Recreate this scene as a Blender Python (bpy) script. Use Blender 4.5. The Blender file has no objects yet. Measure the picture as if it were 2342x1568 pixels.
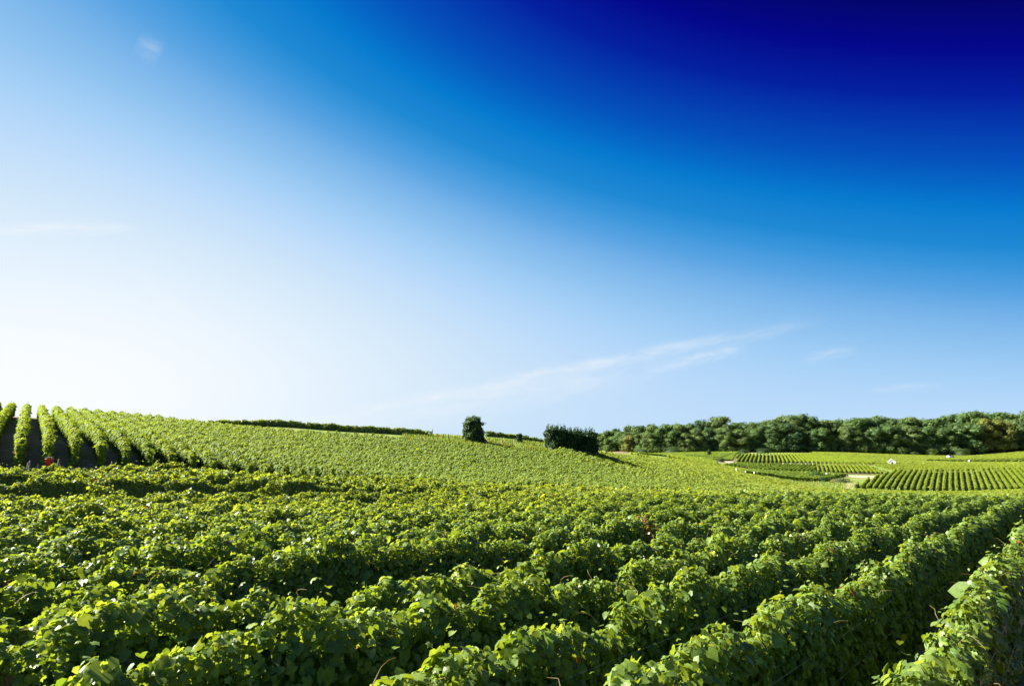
import bpy, math, random
import numpy as np
from mathutils import Vector

C = bpy.context.scene.collection
RNG = np.random.default_rng(7)
random.seed(7)

# ------------------------------------------------------------------ camera
CAMZ = 2.2
FPX = 1700.0 / 1.0931            # focal length in units of a 2342-pixel-wide frame
TILT = math.atan((1080 - 784) / FPX)
cam = bpy.data.cameras.new('camera')
cam.sensor_width = 36.0
cam.lens = 36.0 * FPX / 2342.0
cam.clip_start = 0.05
cam.clip_end = 9000
camo = bpy.data.objects.new('camera', cam)
camo.location = (0, 0, CAMZ)
camo.rotation_euler = (math.pi / 2 + TILT, 0, 0)
C.objects.link(camo)
bpy.context.scene.camera = camo

# ------------------------------------------------------------------ view, sun, sky
sc = bpy.context.scene
sc.view_settings.view_transform = 'Standard'
sc.view_settings.look = 'None'
EXPO = 2.0
sc.view_settings.exposure = EXPO
sc.view_settings.gamma = 1.0
sc.cycles.max_bounces = 6
sc.cycles.diffuse_bounces = 3
sc.cycles.glossy_bounces = 2
sc.cycles.transmission_bounces = 4
sc.cycles.transparent_max_bounces = 4

SUN_AZ, SUN_EL = math.radians(-80), math.radians(36)
SUN = np.array([math.sin(SUN_AZ) * math.cos(SUN_EL), math.cos(SUN_AZ) * math.cos(SUN_EL), math.sin(SUN_EL)])
sl = bpy.data.lights.new('sun', 'SUN')
sl.energy = 5.0
sl.angle = math.radians(0.5)
sl.color = (1.0, 0.95, 0.84)
slo = bpy.data.objects.new('sun', sl)
slo.rotation_euler = Vector(-SUN).to_track_quat('-Z', 'Y').to_euler()
slo.location = tuple(SUN * 300)
C.objects.link(slo)


def ray(u, v):
    """direction through a point of the photo (2342 x 1568 frame), scaled to y = 1"""
    x = (np.asarray(u, float) - 1171) / FPX
    y = (784 - np.asarray(v, float)) / FPX
    dx, dy, dz = x, math.cos(TILT) - y * math.sin(TILT), math.sin(TILT) + y * math.cos(TILT)
    return dx / dy, dz / dy


def at(u, v, Y):
    a, b = ray(u, v)
    return float(a * Y), float(Y), float(b * Y + CAMZ)


def project(P):
    """world points (N,3) -> photo coordinates and depth"""
    X, Y, Z = P[:, 0], P[:, 1], P[:, 2] - CAMZ
    dep = Y * math.cos(TILT) + Z * math.sin(TILT)
    up = -Y * math.sin(TILT) + Z * math.cos(TILT)
    dd = np.where(dep > 0.05, dep, 0.05)
    return 1171 + FPX * X / dd, 784 - FPX * up / dd, dep


def srgb(c):
    c = np.asarray(c, float) / 255.0
    return np.where(c <= 0.04045, c / 12.92, ((c + 0.055) / 1.055) ** 2.4)


SKY = [  # photo position (2560 frame), colour of the polarised sky there
    (0, 0, 115, 185, 245), (0, 340, 192, 221, 253), (0, 546, 208, 232, 253), (340, 680, 221, 239, 254), (676, 680, 205, 228, 250), (0, 680, 224, 240, 254), (0, 950, 250, 253, 255),
    (340, 0, 60, 150, 230), (680, 0, 5, 125, 215), (850, 0, 0, 105, 205), (1014, 0, 0, 80, 190), (1150, 0, 0, 55, 175),
    (1280, 0, 0, 30, 160), (340, 340, 150, 205, 247), (676, 340, 110, 178, 235), (1014, 340, 70, 154, 222),
    (1280, 340, 0, 120, 205), (1280, 420, 40, 145, 215), (1280, 540, 97, 168, 225), (1014, 540, 140, 192, 238),
    (676, 540, 185, 220, 250), (340, 540, 195, 228, 252), (676, 810, 225, 240, 252), (1014, 810, 205, 225, 247),
    (1280, 810, 182, 210, 242), (1280, 950, 210, 230, 246), (340, 810, 242, 249, 255),
    (1600, 0, 0, 2, 140), (1820, 0, 0, 0, 128), (2200, 0, 0, 0, 115), (2560, 0, 0, 0, 100),
    (1600, 135, 0, 15, 160), (2000, 135, 0, 12, 145), (2560, 135, 0, 8, 130),
    (1600, 270, 0, 65, 180), (2000, 270, 0, 50, 170), (2560, 270, 0, 45, 160),
    (1600, 400, 10, 105, 200), (2000, 400, 0, 92, 195), (2560, 400, 0, 80, 185),
    (1600, 540, 60, 145, 215), (2000, 540, 20, 130, 210), (2560, 540, 0, 122, 205),
    (1600, 680, 125, 183, 232), (2000, 680, 85, 168, 225), (2560, 680, 58, 157, 221), (2560, 745, 90, 172, 226),
    (1600, 810, 155, 200, 238), (2000, 810, 130, 190, 230), (2560, 810, 115, 185, 228),
    (1600, 950, 185, 215, 240), (2000, 950, 175, 212, 238), (2560, 950, 165, 207, 235),
]


def build_world():
    w = bpy.data.worlds.new('World')
    bpy.context.scene.world = w
    w.use_nodes = True
    nt = w.node_tree
    nt.nodes.clear()
    N = nt.nodes.new
    L = nt.links.new

    def sock(x, i):
        if isinstance(x, (int, float)):
            i.default_value = x
        else:
            L(x, i)

    def m(op, a, b=0.0, clamp=False):
        n = N('ShaderNodeMath')
        n.operation = op
        n.use_clamp = clamp
        sock(a, n.inputs[0])
        sock(b, n.inputs[1])
        return n.outputs[0]

    tc = N('ShaderNodeTexCoord')
    nz = N('ShaderNodeVectorMath')
    nz.operation = 'NORMALIZE'
    L(tc.outputs['Generated'], nz.inputs[0])
    sep = N('ShaderNodeSeparateXYZ')
    L(nz.outputs[0], sep.inputs[0])
    X, Y, Z = sep.outputs

    # brightness of the polarised sky as a smooth function of direction
    rows, val = [], []

    def basis(d):
        x, y, z = d
        return [1, x, y, z, x * y, x * z, y * z, x * x, z * z, x ** 3, z ** 3, x * x * z, x * z * z, x * y * z, x * x * y, z * z * y, x ** 4, z ** 4, x * x * z * z]
    KN = [60, 100, 140, 190, 232, 270, 328, 370, 420, 470, 523, 566, 609, 645, 683, 720, 758]
    GN = [.034, .1, .166, .232, .283, .34, .422, .49, .53, .572, .614, .66, .708, .758, .817, .886, .95]

    def tone(t):
        return float(np.interp(t, KN, GN))
    wts = []
    for (u, v, r, g, b) in SKY:
        a, c = ray(u / 1.0931, v / 1.0931)
        d = np.array([a, 1, c]) / math.sqrt(a * a + 1 + c * c)
        rows.append(basis(d)); val.append(tone(r + g + b)); wts.append(1)
    for az, el, s in ((-90, 8, 1.0), (-110, 40, .75), (180, 8, .58), (180, 45, .36), (110, 8, .54), (110, 40, .25),
                      (70, 60, .15), (0, 89, .21), (-70, 60, .55), (-140, 8, .72), (140, 30, .28), (60, 5, .74)):
        az, el = math.radians(az), math.radians(el)
        d = (math.sin(az) * math.cos(el), math.cos(az) * math.cos(el), math.sin(el))
        rows.append(basis(d)); val.append(tone(s * 765)); wts.append(.05)
    Wt = np.array(wts)[:, None]
    co = np.linalg.lstsq(np.array(rows) * Wt, np.array(val) * Wt[:, 0], rcond=None)[0]
    xx, zz = m('MULTIPLY', X, X), m('MULTIPLY', Z, Z)
    terms = [None, X, Y, Z, m('MULTIPLY', X, Y), m('MULTIPLY', X, Z), m('MULTIPLY', Y, Z), xx, zz,
             m('MULTIPLY', xx, X), m('MULTIPLY', zz, Z), m('MULTIPLY', xx, Z), m('MULTIPLY', zz, X),
             m('MULTIPLY', m('MULTIPLY', X, Y), Z), m('MULTIPLY', xx, Y), m('MULTIPLY', zz, Y), m('MULTIPLY', xx, xx), m('MULTIPLY', zz, zz), m('MULTIPLY', xx, zz)]
    s = float(co[0])
    for c, t in zip(co[1:], terms[1:]):
        s = m('ADD', m('MULTIPLY', t, float(c)), s)
    ramp = N('ShaderNodeValToRGB')
    ramp.color_ramp.interpolation = 'LINEAR'
    stops = [(60, 0, 0, 75), (100, 0, 0, 100), (140, 0, 1, 138), (190, 0, 30, 160), (232, 0, 58, 175), (270, 0, 82, 188),
             (300, 0, 103, 198), (328, 2, 122, 206), (372, 30, 137, 212), (420, 58, 150, 219), (470, 88, 163, 226),
             (523, 119, 179, 233), (566, 142, 194, 239), (609, 166, 208, 246), (645, 188, 219, 250),
             (683, 208, 230, 249), (720, 229, 242, 253), (758, 250, 253, 255)]
    el = ramp.color_ramp.elements
    while len(el) < len(stops):
        el.new(0.5)
    for e, (t, r, g, b) in zip(el, stops):
        e.position = tone(t)
        e.color = (*srgb((r, g, b)), 1)
    L(s, ramp.inputs[0])
    col = ramp.outputs[0]

    # thin cirrus streaks, far away, by direction
    def streak(p, q, width, nscale, amount, soft=0.25, bow=0.0):
        nonlocal col
        a1, c1 = ray(*p)
        a2, c2 = ray(*q)
        d1 = np.array([a1, 1, c1]); d1 /= np.linalg.norm(d1)
        d2 = np.array([a2, 1, c2]); d2 /= np.linalg.norm(d2)
        nn = np.cross(d1, d2); nn /= np.linalg.norm(nn)
        mid = (d1 + d2); mid /= np.linalg.norm(mid)
        e = np.cross(nn, mid)
        half = abs(float(np.dot(d1, e)))

        def dot(vv):
            n = N('ShaderNodeVectorMath'); n.operation = 'DOT_PRODUCT'
            L(nz.outputs[0], n.inputs[0]); n.inputs[1].default_value = tuple(float(k) for k in vv)
            return n.outputs['Value']
        al, ac = dot(e), dot(nn)
        if bow:
            ac = m('ADD', ac, m('MULTIPLY', m('MULTIPLY', al, al), bow))
        ln = m('DIVIDE', al, half)
        cmb = N('ShaderNodeCombineXYZ')
        L(m('MULTIPLY', al, nscale), cmb.inputs[0]); L(m('MULTIPLY', ac, nscale * 3.5), cmb.inputs[1])
        tx = N('ShaderNodeTexNoise'); tx.inputs['Scale'].default_value = 1.0
        tx.inputs['Detail'].default_value = 7; tx.inputs['Roughness'].default_value = .62
        L(cmb.outputs[0], tx.inputs['Vector'])
        wob = m('MULTIPLY', m('SUBTRACT', tx.outputs[0], .5), width * 1.8)
        dd = m('DIVIDE', m('ADD', ac, wob), width)
        g = m('POWER', 2.718, m('MULTIPLY', m('MULTIPLY', dd, dd), -1.0))
        win = m('SUBTRACT', 1.0, m('POWER', m('ABSOLUTE', ln), 2.5), True)
        tx2 = N('ShaderNodeTexNoise'); tx2.inputs['Scale'].default_value = 2.3
        tx2.inputs['Detail'].default_value = 8; tx2.inputs['Roughness'].default_value = .6
        L(cmb.outputs[0], tx2.inputs['Vector'])
        br = m('MULTIPLY', m('SUBTRACT', tx2.outputs[0], .30), 2.2, True)
        mk = m('MULTIPLY', m('MULTIPLY', m('MULTIPLY', g, win), br), amount, True)
        mx = N('ShaderNodeMix'); mx.data_type = 'RGBA'
        L(mk, mx.inputs[0]); L(col, mx.inputs[6])
        mx.inputs[7].default_value = (*srgb((243, 247, 251)), 1)
        col = mx.outputs[2]
    streak((560, 992), (1900, 728), .008, 7, .7)
    streak((680, 985), (1560, 840), .016, 5, .5)
    streak((1470, 850), (1720, 790), .007, 14, .55)
    streak((1830, 822), (1965, 798), .006, 16, .32)
    streak((1980, 892), (2160, 880), .004, 16, .28)
    streak((-150, 527), (330, 521), .006, 9, .8)
    streak((290, 590), (520, 830), .010, 8, .4)
    streak((310, 95), (370, 130), .012, 10, .26)
    streak((470, 935), (570, 860), .015, 8, .5)

    nish = N('ShaderNodeTexSky')
    nish.sky_type = 'NISHITA'
    nish.sun_disc = False
    nish.sun_elevation = SUN_EL
    nish.sun_rotation = SUN_AZ
    nish.air_density = 1.0
    nish.dust_density = 0.6
    b1 = N('ShaderNodeBackground')
    L(nish.outputs[0], b1.inputs[0])
    b1.inputs[1].default_value = 0.0003
    b2 = N('ShaderNodeBackground')
    L(col, b2.inputs[0])
    b2.inputs[1].default_value = 1.0 / (2 ** EXPO)
    add = N('ShaderNodeAddShader')
    L(b1.outputs[0], add.inputs[0]); L(b2.outputs[0], add.inputs[1])
    out = N('ShaderNodeOutputWorld')
    L(add.outputs[0], out.inputs[0])


build_world()

# ------------------------------------------------------------------ terrain
PHI = math.atan(ray(2450, 1085)[0])
RD = np.array([math.sin(PHI), math.cos(PHI)])         # direction of the front parcel's rows
ND = np.array([-math.cos(PHI), math.sin(PHI)])        # across them, away from the camera


def on_d(d, u):
    """plan point at distance d across the rows, seen in column u"""
    a = ray(u, 1080)[0]
    Y = d / (ND[0] * a + ND[1])
    return a * Y, Y


ctrl = []
for t in (-40, -15, 0, 5, 12, 25):
    for d in (-20, -6, 0, 5, 12):
        p = RD * t + ND * d
        ctrl.append((p[0], p[1], max(d, 0) * {5: .022, 12: .008, 25: .008}.get(t, .032)))
for d, u, v in ((17, -250, 1148), (17, 100, 1147), (21, -300, 1138), (21, 100, 1137), (25.6, -300, 1079), (25.6, 100, 1081), (32, 100, 1075), (32, -300, 1073), (21, 600, 1131), (25.6, 600, 1088), (21, 950, 1129), (25.6, 950, 1106), (21, 1400, 1128), (12, 1000, 1175)):
    X, Y = on_d(d, u)
    ctrl.append((X, Y, float(ray(u, v)[1] * Y) + CAMZ - 1.2))
ctrl.append((*(RD * 38 + ND * 1.7), -.12))
ctrl.append((*(RD * 38 + ND * 10), -.05))
ctrl.append((*(RD * 70 + ND * 4), -1.0))
ctrl.append((*(RD * 70 + ND * -20), -1.0))
ctrl.append((*(RD * 90 + ND * 15), -2.6))
G = [  # column, line, distance ahead, height of what is seen above the ground
    (600, 1084, 35.5, 1.2), (1000, 1096, 45, 1.2), (1400, 1113, 62, 1.2), (1700, 1138, 88, 1.2),
    (2000, 1151, 145, 1.2), (2342, 1131, 140, 1.2), (2600, 1110, 140, 1.2),
    (-250, 1062, 29, 0), (100, 1061, 31, 0), (600, 1078, 40, .6), (1000, 1092, 50, 1.2), (1400, 1107, 70, 1.2), (1700, 1129, 99, 1.2), (1950, 1141, 150, 1.2),
    (-300, 890, 56, 1.2), (0, 921, 61, 1.2), (240, 938, 65, 1.2), (480, 962, 70, 1.2), (750, 986, 74.5, 1.3), (990, 1003, 80, 1.3), (1240, 1020, 93, 1.3),
    (1440, 1037, 130, 1.2), (1560, 1058, 140, 1.2), (1700, 1095, 145, 1.2), (1850, 1115, 155, 1.2), (1950, 1124, 165, 1.2),
    (300, 985, 78, 0), (480, 982, 80, 0), (620, 979, 84, 0), (750, 987, 88, 0), (990, 1002, 93, 0), (1240, 1016, 107, 0), (1080, 1006, 98, 0),
    (0, 950, 90, 0), (-400, 920, 90, 0), (400, 985, 130, 0), (900, 1015, 160, 0), (1200, 1022, 170, 0),
    (1400, 1036, 160, 0), (0, 1000, 180, 0),
    # valley and the fields beyond
    (1850, 1112, 190, 0), (1950, 1119, 186, 0), (2150, 1127, 180, 0), (2342, 1123, 174, 0), (2500, 1115, 172, 0),
    (1950, 1096, 205, 0), (2040, 1081, 232, 0), (2200, 1079, 232, 0), (2342, 1077, 226, 0), (2500, 1072, 226, 0),
    (1750, 1090, 195, 0), (1650, 1076, 205, 0), (1740, 1078, 222, 0), (1870, 1083, 222, 0), (1690, 1064, 250, 0), (1870, 1066, 250, 0), (2000, 1067, 252, 0),
    (1550, 1048, 240, 0), (1450, 1039, 250, 0), (1680, 1059, 262, 0), (1690, 1041, 335, 0), (1850, 1040, 345, 0), (2000, 1045, 345, 0),
    (2342, 1062, 290, 0), (2200, 1062, 290, 0), (2342, 1052, 340, 0), (2160, 1056, 330, 0), (2180, 1049, 385, 0), (2500, 1035, 345, 0),
    (1370, 1033, 520, 0), (1440, 1040, 440, 0), (1600, 1036, 425, 0), (1750, 1035, 425, 0), (1900, 1036, 425, 0), (2050, 1041, 425, 0), (2200, 1044, 425, 0), (2342, 1033, 425, 0), (2550, 1024, 425, 0),
    (1400, 1032, 650, 0), (1900, 1015, 600, 0), (2400, 1010, 600, 0), (900, 1060, 500, 0), (200, 1060, 500, 0),
]
for (u, v, Y, h) in G:
    x, y, z = at(u, v, Y)
    ctrl.append((x, y, z - h))
for X, Y, z in ((-1500, 0, 2), (1500, 0, 2), (0, -1500, 0), (0, 2500, 18), (-1500, 1800, 10), (1800, 1800, 18), (0, -100, -1), (80, -60, -1), (-100, -60, 0), (150, 40, -2.5), (-90, 10, 2.5)):
    ctrl.append((X, Y, z))
ctrl = np.array(ctrl)


def kern(r2):
    return np.sqrt(r2 + 36.0)


def fit_terrain():
    n = len(ctrl)
    d2 = ((ctrl[:, None, :2] - ctrl[None, :, :2]) ** 2).sum(-1)
    A = np.zeros((n + 3, n + 3))
    A[:n, :n] = kern(d2)
    A[:n, n] = 1
    A[:n, n + 1:] = ctrl[:, :2]
    A[n:, :n] = A[:n, n:].T
    b = np.concatenate([ctrl[:, 2], np.zeros(3)])
    A[:n, :n] -= np.eye(n) * 0.06           # a little smoothing
    return np.linalg.solve(A, b)


COEF = fit_terrain()


def hz(x, y):
    x = np.atleast_1d(np.asarray(x, float)); y = np.atleast_1d(np.asarray(y, float))
    out = np.empty(x.shape)
    xf, yf, of = x.ravel(), y.ravel(), out.ravel()
    n = len(ctrl)
    for i in range(0, len(xf), 40000):
        a, b = xf[i:i + 40000], yf[i:i + 40000]
        d2 = (a[:, None] - ctrl[None, :, 0]) ** 2 + (b[:, None] - ctrl[None, :, 1]) ** 2
        of[i:i + 40000] = kern(d2) @ COEF[:n] + COEF[n] + COEF[n + 1] * a + COEF[n + 2] * b
    return of.reshape(x.shape)


def h1(x, y):
    return float(hz(x, y)[0])


# ------------------------------------------------------------------ object helpers
def tag(o, label=None, cat=None, group=None, kind=None):
    if label: o['label'] = label
    if cat: o['category'] = cat
    if group: o['group'] = group
    if kind: o['kind'] = kind
    return o


def empty(name, loc):
    o = bpy.data.objects.new(name, None)
    o.location = loc
    o.empty_display_size = .2
    C.objects.link(o)
    return o


class MB:
    """collects triangles / quads, links them as one mesh object"""
    def __init__(s):
        s.v, s.f, s.c, s.n = [], [], [], 0

    def add(s, verts, faces, col=None):
        verts = np.asarray(verts, float)
        faces = np.asarray(faces, int)
        s.v.append(verts); s.f.append(faces + s.n); s.n += len(verts)
        if col is None: col = (1, 1, 1)
        col = np.asarray(col, float)
        s.c.append(np.broadcast_to(col, (len(verts), 3)))
        return s

    def build(s, name, mat, parent=None, origin=(0, 0, 0), smooth=False):
        me = bpy.data.meshes.new(name)
        V = np.concatenate(s.v) - np.asarray(origin, float)
        me.vertices.add(len(V))
        me.vertices.foreach_set('co', V.astype(np.float32).ravel())
        sizes = np.concatenate([np.full(len(f), f.shape[1]) for f in s.f])
        idx = np.concatenate([f.ravel() for f in s.f])
        me.loops.add(len(idx))
        me.loops.foreach_set('vertex_index', idx.astype(np.int32))
        me.polygons.add(len(sizes))
        st = np.concatenate([[0], np.cumsum(sizes)[:-1]])
        me.polygons.foreach_set('loop_start', st.astype(np.int32))
        me.polygons.foreach_set('loop_total', sizes.astype(np.int32))
        if smooth:
            me.polygons.foreach_set('use_smooth', np.ones(len(sizes), bool))
        ca = me.attributes.new('tint', 'BYTE_COLOR', 'POINT')
        cc = np.ones((len(V), 4), np.float32)
        cc[:, :3] = np.concatenate(s.c)
        ca.data.foreach_set('color', cc.ravel())
        me.update()
        me.validate()
        me.materials.append(mat)
        o = bpy.data.objects.new(name, me)
        C.objects.link(o)
        if parent is not None:
            o.parent = parent
        else:
            o.location = origin
        return o

    def box(s, c, size, rot=0.0, col=None, taper=1.0):
        hx, hy, hh = size[0] / 2, size[1] / 2, size[2]
        P = []
        for z, k in ((0, 1), (hh, taper)):
            for a, b in ((-1, -1), (1, -1), (1, 1), (-1, 1)):
                P.append((a * hx * k, b * hy * k, z))
        P = np.array(P)
        cr, sr = math.cos(rot), math.sin(rot)
        x = P[:, 0] * cr - P[:, 1] * sr
        y = P[:, 0] * sr + P[:, 1] * cr
        P = np.stack([x + c[0], y + c[1], P[:, 2] + c[2]], 1)
        return s.add(P, [(0, 3, 2, 1), (4, 5, 6, 7), (0, 1, 5, 4), (1, 2, 6, 5), (2, 3, 7, 6), (3, 0, 4, 7)], col)

    def tube(s, pts, rad, n=6, col=None, cap=True):
        pts = np.asarray(pts, float)
        k = len(pts)
        rad = np.broadcast_to(np.asarray(rad, float), (k,))
        V = []
        for i in range(k):
            t = pts[min(i + 1, k - 1)] - pts[max(i - 1, 0)]
            t = t / (np.linalg.norm(t) + 1e-9)
            a = np.cross(t, (0, 0, 1) if abs(t[2]) < .9 else (1, 0, 0)); a /= np.linalg.norm(a)
            b = np.cross(t, a)
            for j in range(n):
                th = 2 * math.pi * j / n
                V.append(pts[i] + rad[i] * (a * math.cos(th) + b * math.sin(th)))
        F = [(i * n + j, i * n + (j + 1) % n, (i + 1) * n + (j + 1) % n, (i + 1) * n + j) for i in range(k - 1) for j in range(n)]
        s.add(V, F, col)
        if cap:
            s.add([V[(k - 1) * n + j] for j in range(n)], [tuple(range(n))], col)
            s.add([V[n - 1 - j] for j in range(n)], [tuple(range(n))], col)
        return s

    def lathe(s, c, prof, n=14, col=None):
        V = [(c[0] + r * math.cos(2 * math.pi * j / n), c[1] + r * math.sin(2 * math.pi * j / n), c[2] + z) for r, z in prof for j in range(n)]
        F = [(i * n + j, i * n + (j + 1) % n, (i + 1) * n + (j + 1) % n, (i + 1) * n + j) for i in range(len(prof) - 1) for j in range(n)]
        return s.add(V, F, col)

    def leaves(s, pos, nrm, tip, size, col, template):
        tv, tf = template
        nrm = nrm / np.linalg.norm(nrm, axis=1, keepdims=True)
        tip = tip - (tip * nrm).sum(1, keepdims=True) * nrm
        tip = tip / (np.linalg.norm(tip, axis=1, keepdims=True) + 1e-9)
        side = np.cross(tip, nrm)
        k = len(tv)
        V = pos[:, None, :] + size[:, None, None] * (tv[None, :, 0, None] * side[:, None, :] + tv[None, :, 1, None] * tip[:, None, :] + tv[None, :, 2, None] * (RNG.uniform(.2, 2.1, len(pos))[:, None, None] * nrm[:, None, :]))
        F = (np.arange(len(pos)) * k)[:, None, None] + tf[None]
        s.v.append(V.reshape(-1, 3)); s.f.append(F.reshape(-1, tf.shape[1]) + s.n); s.n += len(pos) * k
        s.c.append(np.repeat(col, k, axis=0))
        return s


def fan(outer, zs=None, mid=(0, .42, 0.0)):
    tv = [mid] + [(x, y, z) for x, y, z in outer]
    n = len(outer)
    return np.array(tv, float), np.array([(0, i + 1, (i + 1) % n + 1) for i in range(n)], int)


# a lobed vine leaf, folded along its ribs and drooping at the rim (petiole at the origin, tip along +y)
LEAF_A = fan([(0, .10, -.02), (.22, -.06, -.04), (.46, .10, -.13), (.36, .26, -.04), (.54, .46, -.15), (.38, .62, -.09), (.22, .66, -.03), (.10, .86, -.08), (0, 1.0, -.17),
              (-.12, .84, -.09), (-.21, .66, -.02), (-.40, .64, -.10), (-.53, .44, -.12), (-.35, .26, -.03), (-.45, .08, -.14), (-.20, -.06, -.05)], mid=(0, .40, .06))
LEAF_A2 = fan([(0, .10, .0), (.24, -.05, .05), (.48, .14, .10), (.50, .50, .09), (.30, .72, .05), (0, 1.0, -.16), (-.30, .70, -.10), (-.52, .48, -.02), (-.47, .10, .07), (-.22, -.05, .06)], mid=(0, .40, -.05))
LEAF_B = fan([(0, 0, -.03), (.44, .08, -.12), (.48, .52, -.12), (0, 1.0, -.14), (-.48, .50, -.10), (-.44, .06, -.12)], mid=(0, .42, .07))
LEAF_C = (np.array([(0, -.05, 0), (.5, .40, -.14), (0, 1.0, -.05), (-.5, .42, -.14)], float), np.array([(0, 1, 2), (0, 2, 3)], int))
# a loose clump of three leaves for far plants
LEAF_D = (np.array([(-.5, 0, 0), (.1, -.3, .12), (.0, .5, -.1), (.55, .1, .0), (.1, .75, .15), (-.45, .6, .05)], float), np.array([(0, 1, 2), (1, 3, 4), (0, 2, 5)], int))


def snoise(rng, waves):
    ph = rng.uniform(0, 6.283, len(waves))
    return lambda s: sum(a * np.sin(6.283 * s / l + p) for (l, a), p in zip(waves, ph))


def leaf_colours(rng, n, top=None, warm=0.0, yellow=.006, dead=.002):
    a = rng.random((n, 1))
    c = (1 - a) * np.array([.064, .126, .018]) + a * np.array([.145, .226, .028])
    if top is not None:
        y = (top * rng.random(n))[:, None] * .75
        c = c * (1 - y) + y * np.array([.245, .325, .070])  # young top leaves are paler, tint raised further to mimic sunlit tops
    if np.any(warm):
        w = np.clip(np.reshape(warm, (-1, 1)) * (0.6 + .8 * rng.random((n, 1))), 0, 1)
        c = c * (1 - w) + w * np.array([.245, .300, .042])
    c *= np.exp(rng.normal(0, .14, (n, 1)))
    q = rng.random(n)
    c[q < yellow] = np.array([.34, .36, .05])
    c[(q >= yellow) & (q < yellow + dead)] = np.array([.20, .075, .035])
    return np.clip(c, 0, .7)


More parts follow.
